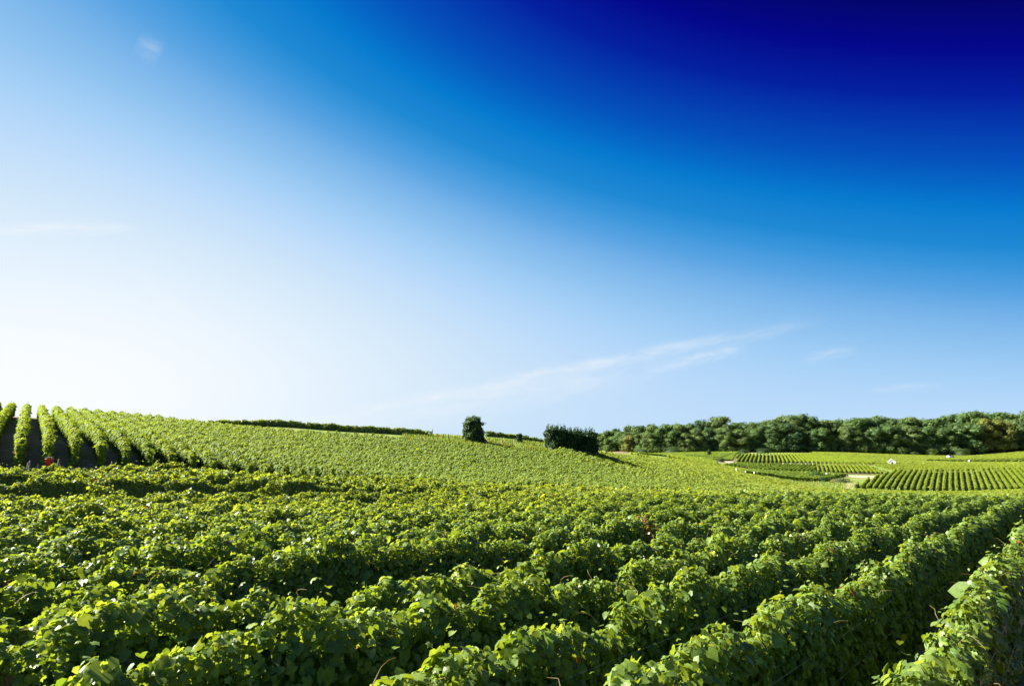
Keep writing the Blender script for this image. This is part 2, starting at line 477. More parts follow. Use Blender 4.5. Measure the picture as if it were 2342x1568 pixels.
def row_foliage(rng, p0, p1, H=1.2, W=.26, bottom=.25, lod=None, gaps=(), warm=0.0, core=True, yellow=.005, red=None, hvar=1.0, cull=True, warmfar=0.0, scat=.33):
    """leaves of one trellised vine row between two plan points; lod(dist) -> (leaves per metre, size, template key)"""
    p0, p1 = np.asarray(p0, float), np.asarray(p1, float)
    L = float(np.linalg.norm(p1 - p0))
    dr = (p1 - p0) / L
    ac = np.array([-dr[1], dr[0]])
    nH = snoise(rng, [(1.05, .035), (.57, .025), (2.3, .045), (6.1, .05), (.31, .02)])
    nL = snoise(rng, [(1.0, .05), (.55, .035), (2.1, .05), (.29, .025)])
    nR = snoise(rng, [(1.0, .05), (.52, .035), (1.9, .05), (.27, .025)])
    mb = MB()
    seg = np.arange(0, L, 1.0)
    mids = p0[None] + dr[None] * (seg + .5)[:, None]
    mz = hz(mids[:, 0], mids[:, 1])
    P = np.column_stack([mids, mz + H * .8])
    u, v, dep = project(P)
    dist = np.linalg.norm(P - np.array([0, 0, CAMZ]), axis=1)
    mpx = np.maximum(260, FPX * 3.0 / np.maximum(dep, .5))
    vis = (dep > .6) & (u > -mpx) & (u < 2342 + mpx) & (v < 1568 + mpx)
    if not cull:
        vis[:] = True
    for (a, b) in gaps:
        vis &= ~((seg + .5 > a) & (seg + .5 < b))
    if not vis.any():
        return None
    par = [lod(d) for d in dist]
    for key in sorted(set(p[2] for p in par)):
        sel = np.array([i for i in range(len(seg)) if vis[i] and par[i][2] == key], int)
        if not len(sel): continue
        cnt = np.array([int(par[i][0] * min(1.0, L - seg[i])) for i in sel])
        N = int(cnt.sum())
        if N == 0: continue
        s = np.repeat(seg[sel], cnt) + rng.random(N)
        s = np.minimum(s, L)
        endf = (rng.random(N) < .30) & ((s < 1.0) | (s > L - 1.0))
        esg = np.where(s < L / 2, -1.0, 1.0)
        s = np.where(endf, np.where(esg < 0, rng.exponential(.05, N), L - rng.exponential(.05, N)), s)
        base_size = np.repeat(np.array([par[i][1] for i in sel]), cnt)
        Hs = H * (1 + hvar * nH(s))
        WL = W * (1 + 3.5 * hvar * nL(s)); WR = W * (1 + 3.5 * hvar * nR(s))
        face = rng.random(N)
        side_frac = 2 * (H - bottom) / (2 * (H - bottom) + 2 * W)
        f = bottom / H + (1 - bottom / H) * rng.random(N) ** .9
        lat = np.empty(N); z = np.empty(N)
        outx = np.empty(N); outz = np.empty(N)
        is_side = face < side_frac
        sg = np.where(rng.random(N) < .5, -1.0, 1.0)
        Wd = np.where(sg < 0, WL, WR)
        prof = np.where(f > .88, np.sqrt(np.clip(1 - ((f - .88) / .15) ** 2, .1, 1)), .85 + .15 * f / .88)
        inw = rng.exponential(.055, N)
        lump = .06 * np.sin(s * 9.1 + f * 13 + sg) + .05 * np.sin(s * 4.3 - f * 7 + 2 * sg)
        lat_side = sg * np.maximum(Wd * prof + lump * (W / .26) - inw + .02, .02)
        lt = rng.uniform(-1, 1, N)
        Wt = np.where(lt < 0, WL, WR)
        lat = np.where(is_side, lat_side, lt * Wt * .8)
        topz = Hs * (1 - .10 * lt ** 2) - rng.exponential(.06, N)
        shoot = (~is_side) & (rng.random(N) < .10)
        topz = topz + np.where(shoot, rng.random(N) ** 1.6 * .20 * hvar, 0)
        z = np.where(is_side, Hs * f, topz)
        xy = p0[None] + dr[None] * s[:, None] + ac[None] * lat[:, None]
        gz = hz(p0[0] + dr[0] * s, p0[1] + dr[1] * s)
        pos = np.column_stack([xy, gz + z])
        out = np.where(is_side, sg * (1.0 - .3 * (f > .9)), lt * .5)
        upc = np.where(is_side, .22 + .4 * (f > .9), .9)
        nrm = np.column_stack([ac[0] * out, ac[1] * out, upc]) + rng.normal(0, .40 if key in 'AB' else scat, (N, 3)) + SUN * .18
        tipd = np.column_stack([ac[0] * out * .3, ac[1] * out * .3, np.full(N, -.75)]) + rng.normal(0, .45, (N, 3))
        lat_e = rng.uniform(-1, 1, N) * W * .95
        xy_e = p0[None] + dr[None] * s[:, None] + ac[None] * lat_e[:, None]
        pos = np.where(endf[:, None], np.column_stack([xy_e, gz + Hs * f]), pos)
        nrm = np.where(endf[:, None], np.column_stack([dr[0] * esg, dr[1] * esg, np.full(N, .4)]) + rng.normal(0, .42, (N, 3)), nrm)
        size = base_size * np.exp(rng.normal(0, .34, N)) * np.where(shoot, .62, 1.0)
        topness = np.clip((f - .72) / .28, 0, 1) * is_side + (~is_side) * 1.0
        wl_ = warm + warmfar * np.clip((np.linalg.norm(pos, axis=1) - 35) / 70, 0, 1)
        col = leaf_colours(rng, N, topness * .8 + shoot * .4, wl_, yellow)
        if red is not None:
            m = (np.abs(s - red[0]) < red[1]) & (rng.random(N) < .45)
            col[m] = np.array([.19, .085, .045]) * np.exp(rng.normal(0, .3, (int(m.sum()), 1)))
        if key == 'A':
            h = rng.random(N) < .55
            mb.leaves(pos[h], nrm[h], tipd[h], size[h], col[h], LEAF_A)
            mb.leaves(pos[~h], nrm[~h], tipd[~h], size[~h], col[~h], LEAF_A2)
        else:
            mb.leaves(pos, nrm, tipd, size, col, {'B': LEAF_B, 'C': LEAF_C, 'D': LEAF_D}[key])
    # inner leaf mass as solid core, added to block sun and darken sides
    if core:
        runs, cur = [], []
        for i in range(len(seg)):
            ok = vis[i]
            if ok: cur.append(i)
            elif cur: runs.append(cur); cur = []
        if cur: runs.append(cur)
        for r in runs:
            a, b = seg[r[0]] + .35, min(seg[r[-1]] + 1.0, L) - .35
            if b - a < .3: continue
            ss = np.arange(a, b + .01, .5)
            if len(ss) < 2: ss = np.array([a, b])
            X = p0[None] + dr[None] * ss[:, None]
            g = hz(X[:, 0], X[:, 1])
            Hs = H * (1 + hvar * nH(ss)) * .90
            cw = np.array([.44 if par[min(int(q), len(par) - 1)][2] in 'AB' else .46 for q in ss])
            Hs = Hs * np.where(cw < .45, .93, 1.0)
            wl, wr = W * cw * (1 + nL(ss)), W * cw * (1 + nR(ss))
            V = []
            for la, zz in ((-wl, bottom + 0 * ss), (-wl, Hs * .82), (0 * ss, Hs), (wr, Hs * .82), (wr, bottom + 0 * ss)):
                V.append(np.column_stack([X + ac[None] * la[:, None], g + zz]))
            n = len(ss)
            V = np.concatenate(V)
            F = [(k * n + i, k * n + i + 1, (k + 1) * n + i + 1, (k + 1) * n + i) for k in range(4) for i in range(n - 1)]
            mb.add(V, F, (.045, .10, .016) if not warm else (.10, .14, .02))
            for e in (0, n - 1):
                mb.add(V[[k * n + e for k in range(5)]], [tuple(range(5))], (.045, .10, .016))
    return mb


# ------------------------------------------------------------------ materials
def new_mat(name):
    m = bpy.data.materials.new(name)
    m.use_nodes = True
    nt = m.node_tree
    b = nt.nodes['Principled BSDF']
    return m, nt, b


def mat_leaf(name, trans=.44, rough=.44, spec=.5, ts=(1.85, 1.52, .46)):
    m, nt, b = new_mat(name)
    N, L = nt.nodes.new, nt.links.new
    at_ = N('ShaderNodeAttribute'); at_.attribute_name = 'tint'
    geo = N('ShaderNodeNewGeometry')
    nz = N('ShaderNodeTexNoise'); nz.inputs['Scale'].default_value = 28; nz.inputs['Detail'].default_value = 3
    L(geo.outputs['Position'], nz.inputs['Vector'])
    mr = N('ShaderNodeMapRange'); mr.inputs[1].default_value = .3; mr.inputs[2].default_value = .7; mr.inputs[3].default_value = .82; mr.inputs[4].default_value = 1.18
    L(nz.outputs[0], mr.inputs[0])
    vm = N('ShaderNodeVectorMath'); vm.operation = 'SCALE'
    L(at_.outputs['Color'], vm.inputs[0]); L(mr.outputs[0], vm.inputs['Scale'])
    L(vm.outputs[0], b.inputs['Base Color'])
    b.inputs['Roughness'].default_value = rough
    b.inputs['Specular IOR Level'].default_value = spec
    t = N('ShaderNodeBsdfTranslucent')
    tm = N('ShaderNodeVectorMath'); tm.operation = 'MULTIPLY'
    L(vm.outputs[0], tm.inputs[0]); tm.inputs[1].default_value = ts
    L(tm.outputs[0], t.inputs[0])
    mx = N('ShaderNodeMixShader'); mx.inputs[0].default_value = trans
    L(b.outputs[0], mx.inputs[1]); L(t.outputs[0], mx.inputs[2])
    L(mx.outputs[0], nt.nodes['Material Output'].inputs[0])
    return m


def mat_noise(name, c1, c2, scale, rough=.9, c3=None, scale3=1.0, bump=0.0):
    m, nt, b = new_mat(name)
    N, L = nt.nodes.new, nt.links.new
    geo = N('ShaderNodeNewGeometry')
    nz = N('ShaderNodeTexNoise'); nz.inputs['Scale'].default_value = scale; nz.inputs['Detail'].default_value = 6; nz.inputs['Roughness'].default_value = .65
    L(geo.outputs['Position'], nz.inputs['Vector'])
    r = N('ShaderNodeValToRGB')
    r.color_ramp.elements[0].position = .35; r.color_ramp.elements[0].color = (*c1, 1)
    r.color_ramp.elements[1].position = .68; r.color_ramp.elements[1].color = (*c2, 1)
    L(nz.outputs[0], r.inputs[0])
    col = r.outputs[0]
    if c3 is not None:
        n3 = N('ShaderNodeTexNoise'); n3.inputs['Scale'].default_value = scale3; n3.inputs['Detail'].default_value = 4
        L(geo.outputs['Position'], n3.inputs['Vector'])
        mr = N('ShaderNodeMapRange'); mr.inputs[1].default_value = .48; mr.inputs[2].default_value = .62
        L(n3.outputs[0], mr.inputs[0])
        mx = N('ShaderNodeMix'); mx.data_type = 'RGBA'
        L(mr.outputs[0], mx.inputs[0]); L(col, mx.inputs[6]); mx.inputs[7].default_value = (*c3, 1)
        col = mx.outputs[2]
    L(col, b.inputs['Base Color'])
    b.inputs['Roughness'].default_value = rough
    b.inputs['Specular IOR Level'].default_value = .2
    if bump:
        bp = N('ShaderNodeBump'); bp.inputs['Strength'].default_value = bump; bp.inputs['Distance'].default_value = .05
        L(nz.outputs[0], bp.inputs['Height']); L(bp.outputs[0], b.inputs['Normal'])
    return m


M_VINE = mat_leaf('vine_leaf')
M_VINE_FAR = mat_leaf('vine_leaf_far', trans=.42, rough=.62, spec=.16, ts=(1.75, 1.5, .5))
M_TREE = mat_leaf('tree_leaf', trans=.30, rough=.6, spec=.2, ts=(1.5, 1.4, .6))
M_BUSH = mat_leaf('bush_leaf', trans=.28, rough=.6, spec=.2, ts=(1.6, 1.5, .5))
M_GRASSB = mat_leaf('grass_blade', trans=.30, rough=.55, spec=.3, ts=(1.5, 1.4, .5))
M_SOIL = mat_noise('soil', (.125, .080, .046), (.27, .185, .11), 3.0, c3=(.13, .115, .042), scale3=.35, bump=.6)
M_MEADOW = mat_noise('meadow_grass', (.10, .16, .025), (.19, .24, .045), 1.2, c3=(.20, .21, .055), scale3=.12)
M_PATH = mat_noise('dry_earth', (.30, .24, .15), (.48, .40, .27), 1.5)
M_BARK = mat_noise('bark', (.035, .026, .018), (.10, .078, .055), 14)
M_CANE = mat_noise('young_cane', (.22, .15, .07), (.30, .26, .10), 20, rough=.6)
M_WOOD = mat_noise('weathered_wood', (.20, .17, .12), (.40, .36, .27), 9)
M_WIRE = mat_noise('galvanised_wire', (.35, .36, .36), (.55, .55, .55), 30, rough=.35)
M_WHITE = mat_noise('white_paint', (.72, .71, .68), (.84, .83, .80), 5, rough=.6)
M_RED = mat_noise('red_plastic', (.40, .025, .018), (.52, .045, .03), 7, rough=.45)
M_ROOF = mat_noise('roof_tile', (.10, .055, .035), (.20, .11, .07), 6)
M_DARK = mat_noise('dark_void', (.012, .012, .012), (.03, .03, .03), 4, rough=.5)
M_TYRE = mat_noise('rubber', (.012, .012, .012), (.03, .03, .03), 8, rough=.8)
M_GLASS = mat_noise('tinted_glass', (.02, .025, .03), (.04, .05, .06), 1, rough=.08)
M_STONE = mat_noise('pale_stone', (.38, .34, .27), (.58, .53, .44), 4)

# ------------------------------------------------------------------ the setting: ground
def build_ground():
    radii = [0.0] + list(np.geomspace(.8, 3500, 230))
    na = 260
    V = [(0, 0, h1(0, 0))]
    th = np.linspace(0, 2 * math.pi, na, endpoint=False)
    R = np.array(radii[1:])
    X = (R[:, None] * np.sin(th)[None]).ravel(); Y = (R[:, None] * np.cos(th)[None]).ravel()
    Z = hz(X, Y)
    r = np.hypot(X, Y)
    k = np.clip((r - 900) / 1200, 0, 1)
    Z = Z * (1 - k) + 6 * k
    V = np.concatenate([np.array(V), np.column_stack([X, Y, Z])])
    mb = MB()
    n = len(R)
    i, j = np.meshgrid(np.arange(n - 1), np.arange(na), indexing='ij')
    i, j = i.ravel(), j.ravel()
    j2 = (j + 1) % na
    F = np.column_stack([1 + i * na + j, 1 + i * na + j2, 1 + (i + 1) * na + j2, 1 + (i + 1) * na + j])[:, ::-1]
    mb.add(V, F)
    jj = np.arange(na)
    mb.f.append(np.column_stack([np.zeros(na, int), 1 + (jj + 1) % na, 1 + jj]))
    o = mb.build('ground', M_SOIL, smooth=True)
    tag(o, 'bare brown earth sloping up into the hillside', kind='structure')


build_ground()


def drape(name, corners, mat, lift, label, nu=40, nv=12, wob=0.0):
    """a sheet laid over the ground between four plan points"""
    a, b, c, d = [np.array(q, float) for q in corners]
    s, t = np.meshgrid(np.linspace(0, 1, nu), np.linspace(0, 1, nv), indexing='ij')
    s, t = s.ravel()[:, None], t.ravel()[:, None]
    P = (1 - s) * (1 - t) * a + s * (1 - t) * b + s * t * c + (1 - s) * t * d
    if wob:
        edge = (1 - np.abs(2 * t - 1) ** 3) * 0 + (2 * t - 1)
        P = P + wob * edge * (np.sin(s * 37) + .6 * np.sin(s * 83 + 1) * np.sign(edge)) * (d - a) / (np.linalg.norm(d - a) + 1e-6)
    z = hz(P[:, 0], P[:, 1]) + lift
    i, j = np.meshgrid(np.arange(nu - 1), np.arange(nv - 1), indexing='ij')
    i, j = i.ravel(), j.ravel()
    F = np.column_stack([i * nv + j, (i + 1) * nv + j, (i + 1) * nv + j + 1, i * nv + j + 1])
    o = MB().add(np.column_stack([P, z]), F).build(name, mat, smooth=True)
    tag(o, label, kind='structure')
    return o


def pl(u, v, Y):
    x, y, _ = at(u, v, Y)
    return (x, y)


# grassy valley side between the hillside parcel and the fields beyond, and the bank along the crest
drape('meadow', (pl(1290, 1034, 128), pl(2560, 1120, 150), pl(2600, 1030, 440), pl(1330, 1032, 440)), M_MEADOW, .15, 'yellow green grass in the valley between the vine parcels', 120, 120)
drape('grass_bank', (pl(250, 940, 63.5), pl(1440, 1040, 122), pl(1400, 1040, 150), pl(200, 950, 100)), M_MEADOW, .12, 'grassy bank along the crest of the hill', 90, 40)
drape('track', (pl(2060, 1100, 207), pl(1885, 1098, 210), pl(1875, 1094, 216), pl(2060, 1093, 218)), M_PATH, .20, 'pale dry track beside the red tub in the valley', 30, 8, .3)
drape('track', (pl(1930, 1113, 188), pl(1952, 1118, 184), pl(1962, 1104, 198), pl(1935, 1104, 198)), M_PATH, .21, 'patch of bare tan earth at the corner of the valley parcel', 20, 10, .2)
drape('track', (pl(1640, 1056, 258), pl(1688, 1056, 256), pl(1690, 1048, 290), pl(1675, 1048, 290)), M_PATH, .20, 'pale dry slope beside the back parcel', 20, 10, .2)
drape('track', (pl(1562, 1052, 236), pl(1580, 1056, 232), pl(1576, 1048, 250), pl(1558, 1047, 252)), M_PATH, .21, 'small patch of bare earth between two strips of vines', 12, 8, .2)
drape('vineyard_soil', (pl(2110, 1057, 303), pl(2420, 1058, 303), pl(2420, 1048, 341), pl(2180, 1050, 336)), M_SOIL, .24, 'bare dark soil in the slanting strip near the right edge', 60, 24)
drape('vineyard_soil', (pl(1955, 1118, 188), pl(2440, 1118, 178), pl(2440, 1075, 227), pl(2042, 1080, 233)), M_SOIL, .24, 'bare dark soil between the rows of the striped valley parcel', 60, 40)
drape('vineyard_soil', (pl(1676, 1062, 260), pl(2010, 1066, 258), pl(2010, 1046, 330), pl(1690, 1042, 334)), M_SOIL, .24, 'bare dark soil between the rows below the forest', 50, 40)
drape('vineyard_soil', (pl(1652, 1075, 221), pl(2032, 1085, 222), pl(1990, 1066, 253), pl(1690, 1063, 253)), M_SOIL, .28, 'bare dark soil between the short rows in the middle of the valley', 50, 30)
drape('track', (pl(1580, 1029, 400), pl(1640, 1030, 395), pl(1760, 1030, 400), pl(1700, 1027, 425)), M_PATH, .20, 'sandy bare patch at the forest edge', 20, 8, .2)

# ------------------------------------------------------------------ front parcel
SP1 = .98
ORD = ['first', 'second', 'third', 'fourth', 'fifth', 'sixth', 'seventh', 'eighth', 'ninth', 'tenth', 'eleventh', 'twelfth', 'thirteenth', 'fourteenth', 'fifteenth', 'sixteenth',
       'seventeenth', 'eighteenth', 'nineteenth', 'twentieth', 'twenty-first', 'twenty-second', 'twenty-third', 'twenty-fourth', 'twenty-fifth', 'twenty-sixth', 'twenty-seventh',
       'twenty-eighth', 'twenty-ninth', 'thirtieth', 'thirty-first', 'thirty-second', 'thirty-third', 'thirty-fourth']


def lod_front(d):
    if d < 9.5: return (2300, .047, 'A')
    if d < 16: return (1650, .054, 'B')
    if d < 28: return (1000, .073, 'C')
    if d < 45: return (520, .105, 'C')
    if d < 75: return (150, .20, 'C')
    return (66, .30, 'D')


def front_parcel():
    for k in range(33):
        d = .71 + SP1 * k
        rng = np.random.default_rng(100 + k)
        t0 = -30.0
        t1 = min((148 - d * ND[1]) / RD[1], 205)
        p0, p1 = RD * t0 + ND * d, RD * t1 + ND * d
        gaps, red = [], None
        def S(u):
            p = on_d(d, u)
            return float(np.dot(RD, p)) - t0
        if k == 5: gaps = [(S(560), S(860)), (S(905), S(1490))]
        if k == 6: gaps = [(S(1515), S(1600))]
        if k == 6: red = (S(1478), .38)
        if k == 3: gaps = [(S(395), S(470))]
        if k == 8: gaps = [(S(260), S(330))]
        if k == 9: gaps = [(S(700), S(745))]
        if 22.0 < d < 24.1:
            gaps, q = [], 0.0
            while q < S(800 - 60 * (k % 3)):
                w_ = rng.uniform(4, 11)
                gaps.append((q, q + w_)); q += w_ + rng.uniform(.6, 1.8)

        mb = row_foliage(rng, p0, p1, H=1.2 if k else 1.22, W=.088, bottom=.2, lod=lod_front, gaps=gaps, red=red, hvar=1.0 if k < 22 else 1.4, warmfar=.55, warm=float(np.clip((k - 8) / 26, 0, .30)))
        if mb is None: continue
        base = p0 + (p1 - p0) * .3
        o = empty('vine_row', (base[0], base[1], h1(*base)))
        if k == 0: lab = 'nearest vine row, cut off at the bottom right corner, with the largest leaves'
        elif k < 32: lab = '%s vine row counted up the slope from the bottom right corner' % ORD[k]
        else: lab = 'last vine row of the front parcel, dark sided, below the red bucket'
        if k == 6: lab = 'seventh vine row from the bottom right corner, with reddish leaves beside a gap'
        tag(o, lab, 'vine row', 'vine rows of the front parcel')
        # canes: bare shoot tips above the leaves, and the wires they are trained on
        if k < 12:
            cb = MB()
            n = 0
            for s in np.arange(-t0 - 6, -t0 + 26, .33):
                s += rng.uniform(-.08, .08)
                q = p0 + (p1 - p0) / np.linalg.norm(p1 - p0) * s
                lat = rng.uniform(-.2, .2)
                q = q + ND * lat
                P = np.array([[q[0], q[1], 0]])
                z0 = h1(*q)
                dist = math.hypot(q[0], q[1])
                uu, vv, dep = project(np.array([[q[0], q[1], z0 + 1.2]]))
                if any(a < s < b for a, b in gaps) or dist > 14 or dep[0] < .8 or not (-200 < uu[0] < 2540): continue
                hh = rng.uniform(.95, 1.18)
                pts = [np.array([q[0], q[1], z0 + hh])]
                dv = np.array([rng.normal(0, .5), rng.normal(0, .5), 1.0])
                for i in range(4):
                    dv += np.array([rng.normal(0, .35), rng.normal(0, .35), -.25])
                    pts.append(pts[-1] + dv / np.linalg.norm(dv) * rng.uniform(.035, .06))
                cb.tube(pts, np.linspace(.003, .0012, 5), 4, col=(.24, .20, .07))
                n += 1
            # old wood under the canopy
            if n:
                mb.f += [f + mb.n for f in cb.f]; mb.v += cb.v; mb.c += cb.c; mb.n += cb.n
            for s in np.arange(-t0 - 5, -t0 + 14, 1.05):
                q = p0 + (p1 - p0) / np.linalg.norm(p1 - p0) * s
                z0 = h1(*q)
                uu, vv, dep = project(np.array([[q[0], q[1], z0 + .5]]))
                if dep[0] < .8 or not (-200 < uu[0] < 2540) or vv[0] > 1700 or math.hypot(*q) > 9: continue
                t = MB()
                pts = [(q[0], q[1], z0 - .05)]
                for i in range(1, 6):
                    pts.append((q[0] + rng.normal(0, .025), q[1] + rng.normal(0, .025), z0 + .11 * i))
                t.tube(pts, (.028, .024, .021, .02, .022, .016), 7)
                t.build('trunk', M_BARK, o, o.location)
            continue_wire = not gaps
            wb = MB()
            for hgt in (.62, .9):
                ss = np.arange(-t0 - 6, -t0 + 22, 2.0)
                Q = p0[None] + (p1 - p0)[None] / np.linalg.norm(p1 - p0) * ss[:, None]
                for sd in (-.12, .12):
                    QQ = Q + ND[None] * sd
                    wb.tube(np.column_stack([QQ, hz(QQ[:, 0], QQ[:, 1]) + hgt + .006 * np.sin(ss)]), .0012, 3, cap=False)
            if continue_wire: wb.build('wire', M_WIRE, o, o.location)
        mb.build('foliage', M_VINE, o, o.location)


front_parcel()


# ------------------------------------------------------------------ generic parcels
def clip_rows(poly, az, spacing, anchor=None):
    """segments of parallel lines of direction az inside a plan polygon"""
    poly = np.array(poly, float)
    dr = np.array([math.sin(az), math.cos(az)])
    nr = np.array([dr[1], -dr[0]])          # rows counted from left to right
    c = poly @ nr
    ref = float(np.dot(anchor, nr)) if anchor is not None else float(c.min() + spacing * .5)
    k0 = math.ceil((c.min() - ref) / spacing); k1 = math.floor((c.max() - ref) / spacing)
    out = []
    for k in range(k0, k1 + 1):
        off = ref + k * spacing
        hits = []
        for i in range(len(poly)):
            a, b = poly[i], poly[(i + 1) % len(poly)]
            ca, cb = np.dot(a, nr) - off, np.dot(b, nr) - off
            if (ca < 0) != (cb < 0):
                hits.append(float(np.dot(a + (b - a) * ca / (ca - cb), dr)))
        hits.sort()
        for i in range(0, len(hits) - 1, 2):
            if hits[i + 1] - hits[i] > 1.5:
                out.append((k, nr * off + dr * hits[i], nr * off + dr * hits[i + 1]))
    return out


def lod_hill(d):
    if d < 60: return (460, .103, 'C')
    if d < 90: return (290, .132, 'C')
    return (125, .21, 'D')


def lod_far(d):
    return (60, .27, 'D')


# the hillside parcel: rows run up to the crest
HILL_AZ = math.atan(ray(82, 803)[0])
ANCH = np.array(pl(107, 1060, 31.2))
hill_poly = [on_d(35.5, -260), on_d(35.5, 100), on_d(35.5, 600), on_d(35.5, 1000), on_d(35.5, 1400), on_d(35.5, 1700), on_d(35.5, 1950), pl(1975, 1124, 168), pl(1850, 1115, 157),
             pl(1700, 1095, 147), pl(1560, 1058, 142), pl(1440, 1037, 126), pl(1240, 1018, 91), pl(990, 1001, 80), pl(870, 993, 79.5), pl(750, 984, 76.3), pl(620, 973, 73.3), pl(480, 962, 69.5), pl(240, 938, 64.5), pl(0, 921, 62), pl(-300, 890, 58)]
HILL_LAB = {-3: 'vine row cut by the left edge, third to the left of the red bucket', -2: 'lit vine row climbing the hill, second to the left of the red bucket',
            -1: 'lit vine row climbing the hill, first to the left of the red bucket', 0: 'vine row climbing the hill with the red bucket at its foot',
            1: 'vine row climbing the hill, first to the right of the red bucket', 2: 'vine row climbing the hill, second to the right of the red bucket',
            3: 'vine row climbing the hill, third to the right of the red bucket', 4: 'vine row climbing the hill, fourth to the right of the red bucket',
            5: 'vine row climbing the hill, fifth to the right of the red bucket'}
hill_rows = clip_rows(hill_poly, HILL_AZ, 1.06, ANCH)


def hill_parcel():
    for k, a, b in hill_rows:
        rng = np.random.default_rng(1000 + k)
        mid = (a + b) / 2
        warm = float(np.clip((mid[0] - 5) / 70, 0, 1)) * .80 + .22
        mb = row_foliage(rng, a, b, H=1.15, W=.155, bottom=.15, lod=lod_hill, warm=warm * rng.uniform(.8, 1.2) + rng.uniform(-.06, .06), hvar=1.0, scat=.24)
        if mb is None: continue
        org = (a[0], a[1], h1(*a))
        o = mb.build('vine_row', M_VINE_FAR, None, org)
        tag(o, HILL_LAB.get(k, 'sunlit vine row on the hillside right of the dark gaps, merging with its neighbours'), 'vine row', 'vine rows climbing the left hillside')


hill_parcel()
FAR = {}


def parcel(key, poly, az, spacing, label, group, warm=.2, H=1.2, W=.15, lod=lod_far, stuff=False, anchor=None):
    segs = clip_rows(poly, math.radians(az), spacing, anchor)
    tot = None
    n = 0
    for k, a, b in segs:
        rng = np.random.default_rng(abs(hash(key)) % 1000 + k if False else sum(map(ord, key)) * 50 + k + 500)
        mb = row_foliage(rng, a, b, H=H, W=W, bottom=.12, lod=lod, warm=warm, hvar=.8)
        if mb is None: continue
        n += 1
        if stuff:
            if tot is None: tot = mb
            else:
                for v, f, c in zip(mb.v, mb.f, mb.c):
                    pass
                tot.f += [f + tot.n for f in mb.f]; tot.v += mb.v; tot.c += mb.c; tot.n += mb.n
            continue
        o = mb.build('vine_row', M_VINE_FAR, None, (a[0], a[1], h1(*a)))
        tag(o, label, 'vine row', group)
    if stuff and tot is not None:
        o = tot.build('vineyard_field', M_VINE_FAR, None, (0, 0, 0))
        tag(o, label, 'vineyard', kind='stuff')
    FAR[key] = n


# valley parcels beyond the hill
parcel('corner', [pl(1950, 1120, 186), pl(2150, 1128, 180), pl(2420, 1122, 174), pl(2420, 1076, 226), pl(2200, 1079, 231), pl(2045, 1081, 231)], 33, 1.42,
       'broad vine row of the wide striped parcel at the right edge, below the white hut', 'vine rows of the striped valley parcel', warm=.25, H=1.3, W=.22)
parcel('middle', [pl(1868, 1083, 224), pl(2030, 1084, 224), pl(1985, 1067, 252), pl(1868, 1066, 252)], 23, 1.32,
       'short vine row with dark gaps between the red tub and the white hut', 'short vine rows left of the white hut', warm=.3)
parcel('slanted', [pl(1655, 1074, 222), pl(1865, 1083, 222), pl(1868, 1067, 250), pl(1690, 1063, 252)], 29, 1.2,
       'slanting dark green vine row in the parcel below the pale stone ledge', 'slanting vine rows below the stone ledge', warm=.0)
parcel('back', [pl(1680, 1060, 262), pl(1868, 1061, 262), pl(2000, 1064, 262), pl(2010, 1050, 305), pl(1850, 1035, 345), pl(1690, 1037, 335)], 20.5, 1.5,
       'upright vine row of the striped parcel right below the dark forest', 'striped vine rows below the forest', warm=.25)
parcel('strip', [pl(2110, 1056, 305), pl(2400, 1057, 305), pl(2400, 1047, 340), pl(2180, 1049, 335)], 43, 2.5, 'strip of slanting dark and light vines near the right edge below the forest', None, stuff=True, warm=.3, H=1.45, W=.2)
parcel('small', [pl(1525, 1044, 235), pl(1640, 1068, 215), pl(1640, 1060, 245), pl(1535, 1041, 255)], 5, 1.3, 'small striped vine patches at the right foot of the hillside', None, stuff=True, warm=.3)
parcel('floor', [pl(1690, 1089, 192), pl(1880, 1097, 200), pl(1940, 1090, 212), pl(1880, 1085, 217), pl(1720, 1082, 216)], 76, 1.6, 'low green vines along the valley floor left of the red tub', None, stuff=True, warm=.05, W=.5)
parcel('upper', [pl(2000, 1064, 262), pl(2080, 1064, 262), pl(2340, 1066, 262), pl(2420, 1060, 300), pl(2110, 1058, 302), pl(2160, 1052, 335), pl(2400, 1046, 342), pl(2400, 1028, 418), pl(2200, 1040, 418), pl(2050, 1036, 418), pl(1860, 1031, 418), pl(1850, 1035, 347)],
       80, 1.5, 'smooth yellow green vineyard rising to the forest edge behind the white hut', None, stuff=True, warm=.6, W=.55, H=1.0)
parcel('saddle', [pl(1460, 1040, 250), pl(1560, 1047, 262), pl(1675, 1056, 272), pl(1680, 1036, 340), pl(1690, 1031, 415), pl(1470, 1036, 415)],
       84, 1.6, 'dark and light green vine strips on the rise left of the striped parcel', None, stuff=True, warm=.2, W=.5, H=1.0)
parcel('flank', [pl(1440, 1037, 160), pl(1480, 1042, 215), pl(1545, 1051, 225), pl(1636, 1067, 222), pl(1700, 1077, 216), pl(1725, 1083, 208), pl(1690, 1088, 188), pl(1850, 1110, 172), pl(1960, 1121, 176), pl(1960, 1124, 168), pl(1850, 1116, 156), pl(1700, 1096, 146), pl(1560, 1059, 141)],
       70, 1.3, 'yellow green vines on the shoulder between the hillside and the valley', None, stuff=True, warm=.7, W=.4, H=1.0, lod=lambda d: (70, .3, 'D'))
parcel('foot', [pl(1955, 1122, 181), pl(2150, 1130, 175), pl(2450, 1125, 168), pl(2450, 1132, 149), pl(1985, 1150, 149)], 80, 1.3, 'bright yellow green vines in front of the wide striped parcel', None, stuff=True, warm=.65, W=.4, H=.95, lod=lambda d: (70, .3, 'D'))
parcel('crescent', [pl(1556, 1046, 300), pl(1617, 1041, 345), pl(1676, 1044, 330), pl(1648, 1054, 280), pl(1563, 1049, 285)], 84, 1.3, 'dark green patch of vines around the narrow lone shrub', None, stuff=True, warm=.0, W=.45, H=1.35)
